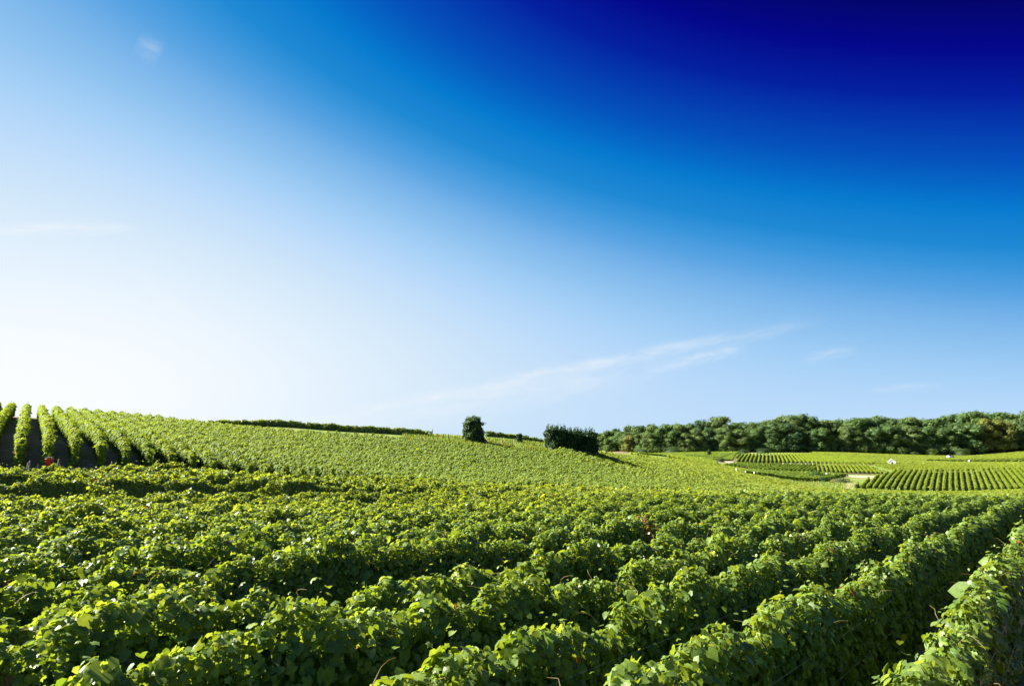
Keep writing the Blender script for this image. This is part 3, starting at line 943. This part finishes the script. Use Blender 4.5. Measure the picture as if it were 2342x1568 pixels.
parcel('hutfield', [pl(2050, 1080, 234), pl(2200, 1078, 234), pl(2400, 1075, 230), pl(2400, 1060, 285), pl(2100, 1065, 260), pl(2000, 1068, 254)], 60, 1.4, 'bright yellow green vines in front of and right of the white hut', None, stuff=True, warm=.65, W=.5, H=1.0)
print('PARCELS', len(hill_rows), FAR)

# ------------------------------------------------------------------ skyline row, grass bank, shrubs
def grass_strip(corners, n, label, hgt=(.25, .6), name='grass'):
    rng = np.random.default_rng(5)
    a, b, c, d = [np.array(q, float) for q in corners]
    s, t = rng.random((n, 1)), rng.random((n, 1))
    P = (1 - s) * (1 - t) * a + s * (1 - t) * b + s * t * c + (1 - s) * t * d
    z = hz(P[:, 0], P[:, 1])
    pos = np.column_stack([P, z])
    tip = np.column_stack([rng.normal(0, .35, n), rng.normal(0, .35, n), np.ones(n)])
    nrm = rng.normal(0, 1, (n, 3)); nrm[:, 2] *= .3
    col = leaf_colours(rng, n, np.full(n, .5), .35, .06, .05)
    T = (np.array([(-.14, 0, 0), (.14, 0, 0), (.05, .6, .05), (0, 1, .2)], float), np.array([(0, 1, 2), (0, 2, 3)], int))
    o = MB().leaves(pos, nrm, tip, rng.uniform(*hgt, n), col, T).build(name, M_GRASSB)
    tag(o, label, 'grass', kind='stuff')


grass_strip((pl(920, 998, 84), pl(1260, 1018, 97), pl(1260, 1018, 108), pl(920, 998, 95)), 9000, 'rough green grass along the bank between the two dark bushes')
grass_strip((pl(1640, 1092, 176), pl(1960, 1120, 180), pl(1960, 1100, 200), pl(1640, 1078, 200)), 9000, 'rough yellow green grass on the valley floor', (.3, .8))


def simple_row(pts, H, W, label, group=None, lod=lod_hill, warm=0.1, post=None, seed=1):
    mbT = None
    rng = np.random.default_rng(seed)
    for a, b in zip(pts[:-1], pts[1:]):
        if b is not pts[-1]:
            b = tuple(np.array(b) + (np.array(b) - np.array(a)) / np.linalg.norm(np.array(b) - np.array(a)) * 1.0)
        mb = row_foliage(rng, a, b, H=H, W=W, bottom=.1, lod=lod, warm=warm, hvar=1.1)
        if mb is None: continue
        if mbT is None: mbT = mb
        else:
            mbT.f += [f + mbT.n for f in mb.f]; mbT.v += mb.v; mbT.c += mb.c; mbT.n += mb.n
    o = mbT.build('vine_row', M_VINE, None, (pts[0][0], pts[0][1], h1(*pts[0])))
    tag(o, label, 'vine row', group)
    return o


SKY_L = [pl(440, 955, 80), pl(480, 962, 81), pl(620, 972, 86), pl(750, 982, 89), pl(880, 992, 92), pl(986, 999, 94)]
simple_row(SKY_L, 1.0, .3, 'dark green vine row along the skyline, ending left of the fence posts', lod=lambda d: (260, .15, 'C'), warm=.2)
simple_row([pl(1110, 1002, 112), pl(1210, 1009, 116), pl(1250, 1012, 118)], 1.0, .3, 'far line of vine tops on the skyline between the two dark bushes', lod=lambda d: (60, .26, 'D'), seed=4)


def bush(name, u, v, Y, w, h, label, seed, spikes=40, group=None, col=(.022, .050, .016), flat=.75, n=5200):
    x, y, _ = at(u, v, Y)
    z = h1(x, y)
    rng = np.random.default_rng(seed)
    o = empty(name, (x, y, z))
    tag(o, label, 'bush', group)
    mb = MB()
    # foliage in a tapering block with a lumpy skin
    th = rng.uniform(0, 6.283, n)
    f = rng.random(n) ** .85
    r = .5 * w * (1 - (1 - flat) * f) * (1 + .13 * np.sin(3 * th + 5 * f) + .10 * np.sin(5 * th - 9 * f + 1) + .06 * np.sin(9 * th + 14 * f))
    r *= np.where(f > .94, np.sqrt(np.clip(1 - ((f - .94) / .07) ** 2, .04, 1)), 1)
    inn = np.clip(rng.exponential(.10, n), 0, .8)
    rr = r * (1 - inn)
    topcap = rng.random(n) < .18
    rr = np.where(topcap, r * np.sqrt(rng.random(n)), rr)
    f = np.where(topcap, .9 + .1 * rng.random(n), f)
    hs = h * .86 * (1 + .05 * np.sin(2 * th + seed))
    pos = np.column_stack([x + rr * np.cos(th), y + rr * np.sin(th), z + f * hs])
    nrm = np.column_stack([np.cos(th), np.sin(th), .4 + (f > .85) * .8]) + rng.normal(0, .6, (n, 3))
    tip = rng.normal(0, .6, (n, 3)) + np.array([0, 0, .25])
    c = np.array(col)[None] * np.exp(rng.normal(0, .28, (n, 1))) * (1 + np.array([.6, .5, .2])[None] * rng.random((n, 1)))
    mb.leaves(pos, nrm, tip, rng.uniform(.16, .30, n) * (h / 4) ** .3, c, LEAF_C)
    for i in range(int(spikes * 1.6)):
        a = rng.uniform(0, 6.283); q = w * .46 * flat * math.sqrt(rng.random())
        sx, sy = x + q * math.cos(a), y + q * math.sin(a)
        ln = h * rng.uniform(.10, .27)
        m = 9
        tt = np.linspace(0, 1, m)
        lean = rng.normal(0, .14, 2)
        P = np.column_stack([sx + lean[0] * tt * ln, sy + lean[1] * tt * ln, z + h * .83 + ln * tt])
        P += rng.normal(0, .03, P.shape)
        mb.leaves(P, rng.normal(0, 1, (m, 3)), np.column_stack([rng.normal(0, .5, m), rng.normal(0, .5, m), np.ones(m)]),
                  np.linspace(.26, .13, m), np.array(col)[None] * np.exp(rng.normal(.3, .25, (m, 1))), LEAF_C)
    # dense interior
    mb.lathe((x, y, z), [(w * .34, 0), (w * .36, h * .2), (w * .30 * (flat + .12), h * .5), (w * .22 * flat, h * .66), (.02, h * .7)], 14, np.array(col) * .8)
    mb.build('foliage', M_BUSH, o, o.location)
    sb = MB()
    for i in range(5):
        a = i * 1.257 + .4
        sb.tube([(x + .1 * math.cos(a), y + .1 * math.sin(a), z - .1), (x + w * .15 * math.cos(a), y + w * .15 * math.sin(a), z + h * .35), (x + w * .24 * math.cos(a), y + w * .24 * math.sin(a), z + h * .7)], (.07, .05, .03), 6)
    sb.build('stems', M_BARK, o, o.location)
    return o


bush('round_bush', 1082, 1006, 94, 3.1, 3.35, 'tall dark bush standing alone on the skyline right of the fence posts', 11, 70, flat=.68, col=(.034, .066, .020))
GB = 'bushes of the dark clump on the crest'
bush('tall_bush', 1272, 1024, 100, 3.4, 3.7, 'leftmost and tallest dark bush of the wide clump on the crest', 12, 40, GB, flat=.9)
bush('tall_bush', 1306, 1026, 101, 3.3, 3.75, 'dark bush in the middle of the wide clump on the crest', 13, 34, GB, flat=.9)
bush('tall_bush', 1341, 1028, 103, 3.5, 4.1, 'rightmost dark bush of the wide clump on the crest', 14, 38, GB, flat=.85)
bush('small_shrub', 1188, 1007, 102, 1.0, 1.35, 'small bluish shrub on the grassy crest between the two dark bush clumps', 15, 14, n=500, col=(.03, .055, .03))
bush('column_shrub', 1622, 1041, 300, 2.0, 3.6, 'narrow dark shrub standing alone in the fields before the forest', 16, 10, n=900, flat=.7)
bush('field_shrub', 1700, 1031, 385, 7, 2.6, 'low dark shrub above the left end of the striped parcel', 17, 8, n=900, col=(.03, .06, .02))
bush('field_shrub', 1745, 1030, 388, 9, 3.2, 'low dark shrub at the forest edge beside the sandy patch', 18, 8, n=1000, col=(.03, .06, .02))
bush('valley_shrub', 1868, 1092, 206, 4.2, 2.2, 'round green shrub on the valley floor left of the red tub', 19, 8, n=1200, col=(.05, .10, .02))
bush('valley_shrub', 1885, 1100, 200, 3.2, 1.3, 'low dark shrub in front of the round green shrub in the valley', 20, 4, n=900, col=(.02, .05, .018))
bush('valley_shrub', 1925, 1104, 199, 5.0, 1.2, 'low olive scrub between the two bare earth patches', 21, 4, n=1100, col=(.06, .075, .03))
bush('field_shrub', 1648, 1054, 262, 3.5, 1.8, 'small round bush on the pale slope beside the back parcel', 22, 4, n=600, col=(.05, .07, .02))

# dark weathered bank at the right foot of the bush clump
def earth_bank():
    pts = [pl(1358, 1034, 116), pl(1390, 1036, 122), pl(1420, 1037, 128), pl(1450, 1039, 134)]
    hs = [1.25, .95, .5, .05]
    V, F = [], []
    rng = np.random.default_rng(3)
    n = 25
    for i in range(n):
        t = i / (n - 1) * 3
        k = min(int(t), 2); q = t - k
        x = pts[k][0] * (1 - q) + pts[k + 1][0] * q; y = pts[k][1] * (1 - q) + pts[k + 1][1] * q
        hh = (hs[k] * (1 - q) + hs[k + 1] * q) + rng.normal(0, .03)
        z = h1(x, y)
        for dx, dz in ((-1.0, 0), (-.5, hh * .8), (0, hh), (.7, hh * .9), (1.6, 0)):
            V.append((x + dx * .3, y + dx, z + dz + rng.normal(0, .02)))
    F = [(i * 5 + j, (i + 1) * 5 + j, (i + 1) * 5 + j + 1, i * 5 + j + 1) for i in range(n - 1) for j in range(4)]
    m = mat_noise('bank_earth', (.035, .035, .028), (.09, .085, .065), 2.5)
    o = MB().add(V, F).build('earth_bank', m)
    tag(o, 'dark grey brown earth bank sloping down from the bush clump', kind='structure')


earth_bank()

# fence posts on the crest
for i, (u, v0, v1, lab) in enumerate(((989, 981, 1002, 'tall thin post at the end of the skyline vine row'), (1001, 991, 1003, 'dark fence post, second from the skyline vine row'),
                                      (1014, 992, 1004, 'dark fence post, third from the skyline vine row'), (1025, 992, 1005, 'dark fence post nearest the tall lone bush'))):
    x, y, z = at(u, v1, 93)
    g = h1(x, y)
    hgt = (v1 - v0) / FPX * 93 + max(z - g, 0)
    mb = MB().tube([(x, y, g - .2), (x, y, g + hgt * .6), (x + .02, y, g + hgt)], (.055, .055, .05) if i else (.03, .03, .03), 8)
    o = mb.build('fence_post', M_BARK, None, (x, y, g))
    tag(o, lab, 'post', 'fence posts on the crest')

# ------------------------------------------------------------------ row end stakes and the red bucket
def stake(u, v, Y, h, label, lean=0.0, r=.035):
    x, y, _ = at(u, v, Y)
    z = h1(x, y)
    o = MB().tube([(x, y, z - .2), (x + lean * .5, y, z + h * .5), (x + lean, y, z + h - .03), (x + lean, y, z + h)], (r, r * .95, r * .92, r * .6), 8).build('row_stake', M_WOOD, None, (x, y, z))
    tag(o, label, 'stake', 'wooden stakes at the foot of the hillside rows')
    return x, y, z


GS = [(63, .55, .03, 'pale wooden stake, left one of the pair left of the red bucket'), (69, .62, -.02, 'pale wooden stake, right one of the pair left of the red bucket'),
      (85, .45, .05, 'short pale wooden stake close to the left of the red bucket'), (135, .62, -.03, 'pale wooden stake on the right of the red bucket'),
      (3, .5, .0, 'pale wooden stake at the left edge of the photo'), (254, .5, .04, 'pale wooden stake far to the right of the red bucket')]
for u, h, ln, lab in GS:
    xy = on_d(34.6, u)
    v = 1060
    stake(u, v, xy[1], h + .1, lab, ln)


def bucket():
    x, y = on_d(34.5, 110)
    z = h1(x, y)
    o = empty('red_bucket', (x, y, z))
    tag(o, 'red tapering bucket hung on a stake at the foot of a hillside row', 'bucket')
    zb = z + .42
    MB().lathe((x, y, zb), [(.0, .012), (.05, .0), (.075, .02), (.17, .34), (.175, .355), (.165, .355), (.07, .04), (0, .035)], 18).build('body', M_RED, o, o.location, smooth=False)
    MB().lathe((x, y, zb), [(.171, .33), (.188, .335), (.19, .36), (.171, .363)], 18).build('rim', M_RED, o, o.location)
    pts = [(x + .175 * math.cos(t), y, zb + .35 + .09 * math.sin(t)) for t in np.linspace(0, math.pi, 9)]
    MB().tube(pts, .006, 5).build('handle', M_WIRE, o, o.location)
    MB().tube([(x + .02, y + .22, z - .2), (x, y + .22, z + .75)], .03, 8).build('stake', M_WOOD, o, o.location)


bucket()

# ------------------------------------------------------------------ small things in the valley
def post_at(u, v, Y, h, r, mat, name, label, cat, cap=None, group=None, prof=None):
    x, y, _ = at(u, v, Y)
    z = h1(x, y)
    o = empty(name, (x, y, z))
    tag(o, label, cat, group)
    MB().lathe((x, y, z), prof or [(0, 0), (r, 0), (r, h * .95), (r * .7, h), (0, h)], 12).build('body', mat, o, o.location)
    if cap: MB().lathe((x, y, z + h), [(r * 1.1, -.02), (r * 1.15, .25), (r * .6, .38), (0, .4)], 12).build('cap', cap, o, o.location)
    return o


post_at(1685, 1091, 186, 1.8, .12, M_WHITE, 'marker_post', 'tallest and leftmost of the white markers in the valley vines', 'marker')
post_at(1706, 1093, 186, 1.5, .14, M_WHITE, 'marker_post', 'smallest white marker, in the middle of the three in the valley vines', 'marker')
post_at(1726, 1094, 186, 1.65, .16, M_WHITE, 'marker_post', 'rightmost white marker of the three in the valley vines', 'marker')
post_at(1892, 1096, 209, 1.0, .30, M_RED, 'red_tub', 'small red tub with a pale lid at the end of a valley vine row', 'tub', cap=M_WHITE, prof=[(0, 0), (.24, 0), (.34, .95), (.36, 1.0), (0, 1.0)])
post_at(1713, 1078, 218, 1.5, .18, M_ROOF, 'row_stake', 'short reddish stake at the lower left end of the slanting rows', 'stake')
post_at(2217, 1057, 300, 1.7, .35, M_WHITE, 'marker_post', 'small white marker in front of the slanting strip near the right edge', 'marker')


def hut():
    x, y, _ = at(2041, 1066, 262)
    z = h1(x, y)
    o = empty('white_hut', (x, y, z))
    tag(o, 'small white gabled hut standing among the valley vines', 'hut')
    rot = math.radians(-24)
    cr, sr = math.cos(rot), math.sin(rot)

    def T(P):
        P = np.asarray(P, float)
        return np.column_stack([x + P[:, 0] * cr - P[:, 1] * sr, y + P[:, 0] * sr + P[:, 1] * cr, z + P[:, 2]])
    w, d, h, g = 1.25, 1.0, 1.45, 2.35
    # gable walls with a door opening in the front wall
    dw, dh = .34, 1.15
    fv = [(-w, -d, 0), (-dw, -d, 0), (-dw, -d, dh), (dw, -d, dh), (dw, -d, 0), (w, -d, 0), (w, -d, h), (0, -d, g), (-w, -d, h), (0, -d, dh + .25)]
    wb = MB()
    wb.add(T(fv), [(0, 1, 2, 8)]); wb.add(T(fv), [(4, 5, 6, 3)]); wb.add(T(fv), [(2, 9, 7, 8)]); wb.add(T(fv), [(9, 3, 6, 7)])
    bv = [(-w, d, 0), (w, d, 0), (w, d, h), (0, d, g), (-w, d, h)]
    wb.add(T(bv), [(4, 3, 2, 1, 0)])
    wb.add(T([(-w, -d, 0), (-w, d, 0), (-w, d, h), (-w, -d, h)]), [(3, 2, 1, 0)])
    wb.add(T([(w, -d, 0), (w, d, 0), (w, d, h), (w, -d, h)]), [(0, 1, 2, 3)])
    wb.build('wall', M_WHITE, o, o.location)
    rb = MB()
    for s in (-1, 1):
        e = np.array([(0, -d - .12, g + .04), (0, d + .18, g + .04), (s * (w + .2), d + .18, h - .14), (s * (w + .2), -d - .12, h - .14)])
        rb.add(T(np.concatenate([e, e + np.array([0, 0, .1])])), [(0, 1, 2, 3), (7, 6, 5, 4), (0, 3, 7, 4), (1, 5, 6, 2), (3, 2, 6, 7)])
    rb.build('roof', M_WHITE, o, o.location)
    MB().add(T([(-dw, -d + .25, 0), (dw, -d + .25, 0), (dw, -d + .25, dh), (-dw, -d + .25, dh)]), [(0, 1, 2, 3)]).build('door', M_BARK, o, o.location)
    MB().add(T([(w + .01, d - .1, 0), (w + .28, d - .1, 0), (w + .28, d + .15, 0), (w + .01, d + .15, 0), (w + .01, d - .1, 2.0), (w + .28, d - .1, 2.0), (w + .28, d + .15, 2.0), (w + .01, d + .15, 2.0)]),
             [(0, 1, 5, 4), (1, 2, 6, 5), (2, 3, 7, 6), (3, 0, 4, 7), (4, 5, 6, 7)]).build('side_post', M_ROOF, o, o.location)


hut()


def van():
    x, y, _ = at(2176, 1046, 372)
    z = h1(x, y)
    o = empty('parked_van', (x, y, z))
    tag(o, 'small white van parked among the vines below the forest', 'van')
    rot = math.radians(8)
    cr, sr = math.cos(rot), math.sin(rot)

    def T(P):
        P = np.asarray(P, float)
        return np.column_stack([x + P[:, 0] * cr - P[:, 1] * sr, y + P[:, 0] * sr + P[:, 1] * cr, z + P[:, 2]])
    prof = [(-2.1, .35), (2.0, .35), (2.15, .6), (2.1, 1.05), (1.35, 1.2), (.75, 1.85), (.5, 1.95), (-1.9, 1.95), (-2.1, 1.8)]
    n = len(prof)
    V = [(a, -.85, b) for a, b in prof] + [(a, .85, b) for a, b in prof]
    mb = MB()
    mb.add(T(V), [tuple(range(n))]); mb.add(T(V), [tuple(range(2 * n - 1, n - 1, -1))])
    mb.add(T(V), [(i, i + n, (i + 1) % n + n, (i + 1) % n) for i in range(n)])
    mb.build('body', M_WHITE, o, o.location)
    for a, b in (((1.28, 1.25), (.80, 1.80)),):
        MB().add(T([(a[0] + .02, -.75, a[1]), (a[0] + .02, .75, a[1]), (b[0] + .02, .7, b[1]), (b[0] + .02, -.7, b[1])]), [(0, 1, 2, 3)]).build('windscreen', M_GLASS, o, o.location)
    MB().add(T([(-.1, -.855, 1.2), (1.15, -.855, 1.2), (.68, -.855, 1.75), (-.1, -.855, 1.75)]), [(0, 1, 2, 3)]).build('side_window', M_GLASS, o, o.location)
    for wx in (-1.35, 1.35):
        for sy in (-.8, .8):
            P = T([(wx, sy - .1, .32), (wx, sy + .1, .32)])
            MB().tube(P, .32, 14).build('wheel', M_TYRE, o, o.location)


van()


def ledge():
    a, b = np.array(pl(1790, 1061, 259)), np.array(pl(1872, 1061, 258))
    mb = MB()
    n = 16
    for i in range(n):
        q = a + (b - a) * (i + .5) / n
        L = np.linalg.norm(b - a) / n
        mb.box((q[0], q[1], h1(*q) - .1), (L * .96, .5, .62 + .08 * math.sin(i * 2.1)), math.atan2(b[1] - a[1], b[0] - a[0]))
    o = mb.build('stone_ledge', M_STONE, None, (a[0], a[1], h1(*a)))
    tag(o, 'low pale stone ledge between the slanting rows and the back parcel', 'wall')
    a, b = np.array(pl(2215, 1102, 202)), np.array(pl(2308, 1106, 199))
    mb = MB()
    n = 18
    for i in range(n):
        q = a + (b - a) * (i + .5) / n
        L = np.linalg.norm(b - a) / n
        mb.box((q[0], q[1], h1(*q) - .1), (L * .96, .5, .5 + .12 * math.sin(i * 1.7)), math.atan2(b[1] - a[1], b[0] - a[0]))
    o = mb.build('stone_ledge', M_STONE, None, (a[0], a[1], h1(*a)))
    tag(o, 'low pale stone ledge crossing the striped parcel near the right edge', 'wall')


ledge()

# ------------------------------------------------------------------ forest
def tree_mesh(seed, w, h, col, low=.02, n=9500):
    rng = np.random.default_rng(seed)
    mb = MB()
    # overlapping crown lobes
    lobes = []
    for i in range(30):
        f = rng.uniform(.16, .93)
        a = rng.uniform(0, 6.283)
        env = math.sqrt(max(1 - ((f - .5) / .55) ** 2, .08))
        q = w * .38 * env * rng.random() ** .35
        lobes.append((q * math.cos(a), q * math.sin(a), h * f, w * rng.uniform(.10, .21) * (.6 + .4 * env)))
    lobes.append((0, 0, h * .86, w * .22))
    for i in range(6):
        a = i * 1.05 + rng.uniform(0, .5)
        lobes.append((w * .3 * math.cos(a), w * .3 * math.sin(a), h * (low + .12 + .1 * rng.random()), w * .20))
    lobes = np.array(lobes)
    k = rng.integers(0, len(lobes), n)
    d = rng.normal(0, 1, (n, 3)); d /= np.linalg.norm(d, axis=1, keepdims=True)
    rr = lobes[k, 3] * (1 - np.clip(rng.exponential(.12, n), 0, .7)) * (1 + .16 * np.sin(d[:, 0] * 7 + k) * np.sin(d[:, 2] * 6 + 2 * k))
    P = lobes[k, :3] + d * rr[:, None] * np.array([1, 1, .92])
    tuft = rng.random(n) < .10
    P = P + np.where(tuft[:, None], d * (lobes[k, 3] * rng.exponential(.08, n))[:, None], 0)
    P[:, 2] = np.maximum(P[:, 2], h * low * rng.random(n))
    nrm = d + rng.normal(0, .45, (n, 3)) + np.array([0, 0, .25])
    tone = (1 + .22 * np.sin(k * 2.3))[:, None]
    c = np.array(col)[None] * tone * np.exp(rng.normal(0, .22, (n, 1)))
    mb.leaves(P, nrm, rng.normal(0, 1, (n, 3)), rng.uniform(.36, .85, n) * (h / 20) ** .5, c, LEAF_D)
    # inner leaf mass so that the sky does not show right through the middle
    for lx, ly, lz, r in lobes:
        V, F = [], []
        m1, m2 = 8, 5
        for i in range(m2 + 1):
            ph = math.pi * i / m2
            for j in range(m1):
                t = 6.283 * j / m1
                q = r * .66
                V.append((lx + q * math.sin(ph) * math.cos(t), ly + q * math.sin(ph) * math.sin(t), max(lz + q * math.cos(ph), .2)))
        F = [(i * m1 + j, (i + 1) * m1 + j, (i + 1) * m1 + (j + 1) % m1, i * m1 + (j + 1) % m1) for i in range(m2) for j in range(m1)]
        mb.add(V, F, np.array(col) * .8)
    tb = MB()
    tb.tube([(0, 0, -1), (.1, 0, h * .2), (-.1, .1, h * .5), (0, 0, h * .8)], (w * .035, w * .028, w * .02, w * .008), 8)
    for i in range(5):
        a = i * 1.3
        tb.tube([(0, 0, h * (.25 + .08 * i)), (w * .18 * math.cos(a), w * .18 * math.sin(a), h * (.38 + .08 * i)), (w * .3 * math.cos(a), w * .3 * math.sin(a), h * (.46 + .08 * i))], (w * .014, w * .009, w * .004), 5)
    return mb, tb


PROTO = []
KINDS = [('dark green', (.082, .142, .044), 16, 21), ('mid green', (.110, .165, .048), 15, 20), ('olive green', (.115, .165, .050), 14, 19), ('yellowish', (.17, .19, .045), 11, 16),
         ('bluish dark', (.070, .128, .056), 15, 22), ('broad dark green', (.092, .155, .042), 19, 20)]


def make_tree(kind, x, y, sc_, rot, label, group='trees of the forest edge'):
    z = h1(x, y)
    name, col, w, h = KINDS[kind]
    r = empty('forest_tree', (x, y, z - .3))
    r.rotation_euler = (0, 0, rot)
    r.scale = sc_
    tag(r, label, 'tree', group)
    if kind not in CACHE:
        mb, tb = tree_mesh(300 + kind, w, h, col)
        c = mb.build('crown', M_TREE, r); t = tb.build('trunk', M_BARK, r)
        CACHE[kind] = (c, t)
    else:
        for src in CACHE[kind]:
            q = src.copy(); C.objects.link(q); q.parent = r
    return r


CACHE = {}
# top line of the forest in the photo (2342 frame)
TOPU = [1340, 1400, 1430, 1490, 1560, 1640, 1690, 1780, 1860, 1900, 2000, 2070, 2140, 2200, 2280, 2342, 2500]
TOPV = [988, 986, 982, 969, 972, 955, 966, 951, 952, 963, 956, 957, 962, 946, 940, 943, 938]


def forest():
    rng = np.random.default_rng(77)
    us = list(np.arange(1368, 2470, 33))
    plan = []
    for i, u in enumerate(us):
        u += rng.uniform(-9, 9)
        Y = 432 + rng.uniform(0, 10) + max(0, 1500 - u) * 1.0
        plan.append((u, Y, .80 + .1 * rng.random(), 0))
    for i, u in enumerate(np.arange(1375, 2470, 27)):
        u += rng.uniform(-10, 10)
        Y = 452 + rng.uniform(0, 12) + max(0, 1500 - u) * 1.2
        plan.append((u, Y, 1.0, 1))
    for u in (1352, 1372, 1392, 1412, 1436, 1456, 1476, 1500, 1524, 1548, 1572):
        plan.append((u + rng.uniform(-5, 5), 760 + rng.uniform(-30, 60), 1.0, 2))
    for j, (u, Y, k, layer) in enumerate(plan):
        a, _ = ray(u, 1030)
        x = a * Y
        z = h1(x, Y)
        vt = np.interp(u, TOPU, TOPV) + (rng.uniform(0, 10) if layer == 0 else rng.uniform(-5, 5))
        if layer == 2: vt -= 1
        _, b = ray(u, vt)
        H = (b * Y + CAMZ - z) * k * (rng.uniform(.90, 1.06) if layer < 2 else 1)
        kind = int(rng.choice([0, 1, 2, 4, 5], p=[.28, .25, .10, .19, .18]))
        if layer == 0 and abs(u - 1425) < 16: kind = 3
        if layer == 0 and abs(u - 2275) < 18: kind = 3
        if layer == 2: kind = 4
        w0, h0 = KINDS[kind][2], KINDS[kind][3]
        H = max(H, 9)
        sz = H / h0
        sw = np.clip(sz * rng.uniform(1.08, 1.55), .8, 1.8)
        nm = KINDS[kind][0]
        if layer == 0:
            if kind == 3:
                lab = 'yellowish tree at the left end of the forest' if u < 1800 else 'yellow green tree standing out in the forest near the right edge'
            else: lab = 'leafy %s tree in the front line of the forest' % nm
        elif layer == 1: lab = '%s tree behind the front line of the forest, only its top showing' % nm
        else: lab = 'distant bluish tree on the ridge at the left end of the forest'
        make_tree(kind, x, Y, (sw, sw, sz), rng.uniform(0, 6.283), lab, ['trees of the forest edge', 'trees inside the forest', 'trees on the distant ridge'][layer])


forest()
# undergrowth in front of the forest
for i, (u, Yd, w, h, colr, lab) in enumerate(((1470, 438, 11, 4.5, (.06, .10, .03), 'low green bush at the left foot of the forest'), (1540, 428, 16, 4.5, (.055, .095, .03), 'wide low bush along the forest foot left of the narrow shrub'),
                                           (2130, 424, 8, 5.0, (.10, .16, .03), 'bright green bush at the forest foot right of the white hut'), (2200, 424, 9, 5.5, (.07, .11, .03), 'bush at the forest foot above the white van'),
                                           (2090, 424, 6, 2.6, (.06, .10, .03), 'smallest bush at the forest foot'))):
    bush('forest_bush', u, 1034, Yd, w, h, lab, 60 + i, 6, 'bushes along the forest foot', col=tuple(q * .7 for q in colr), n=1600)
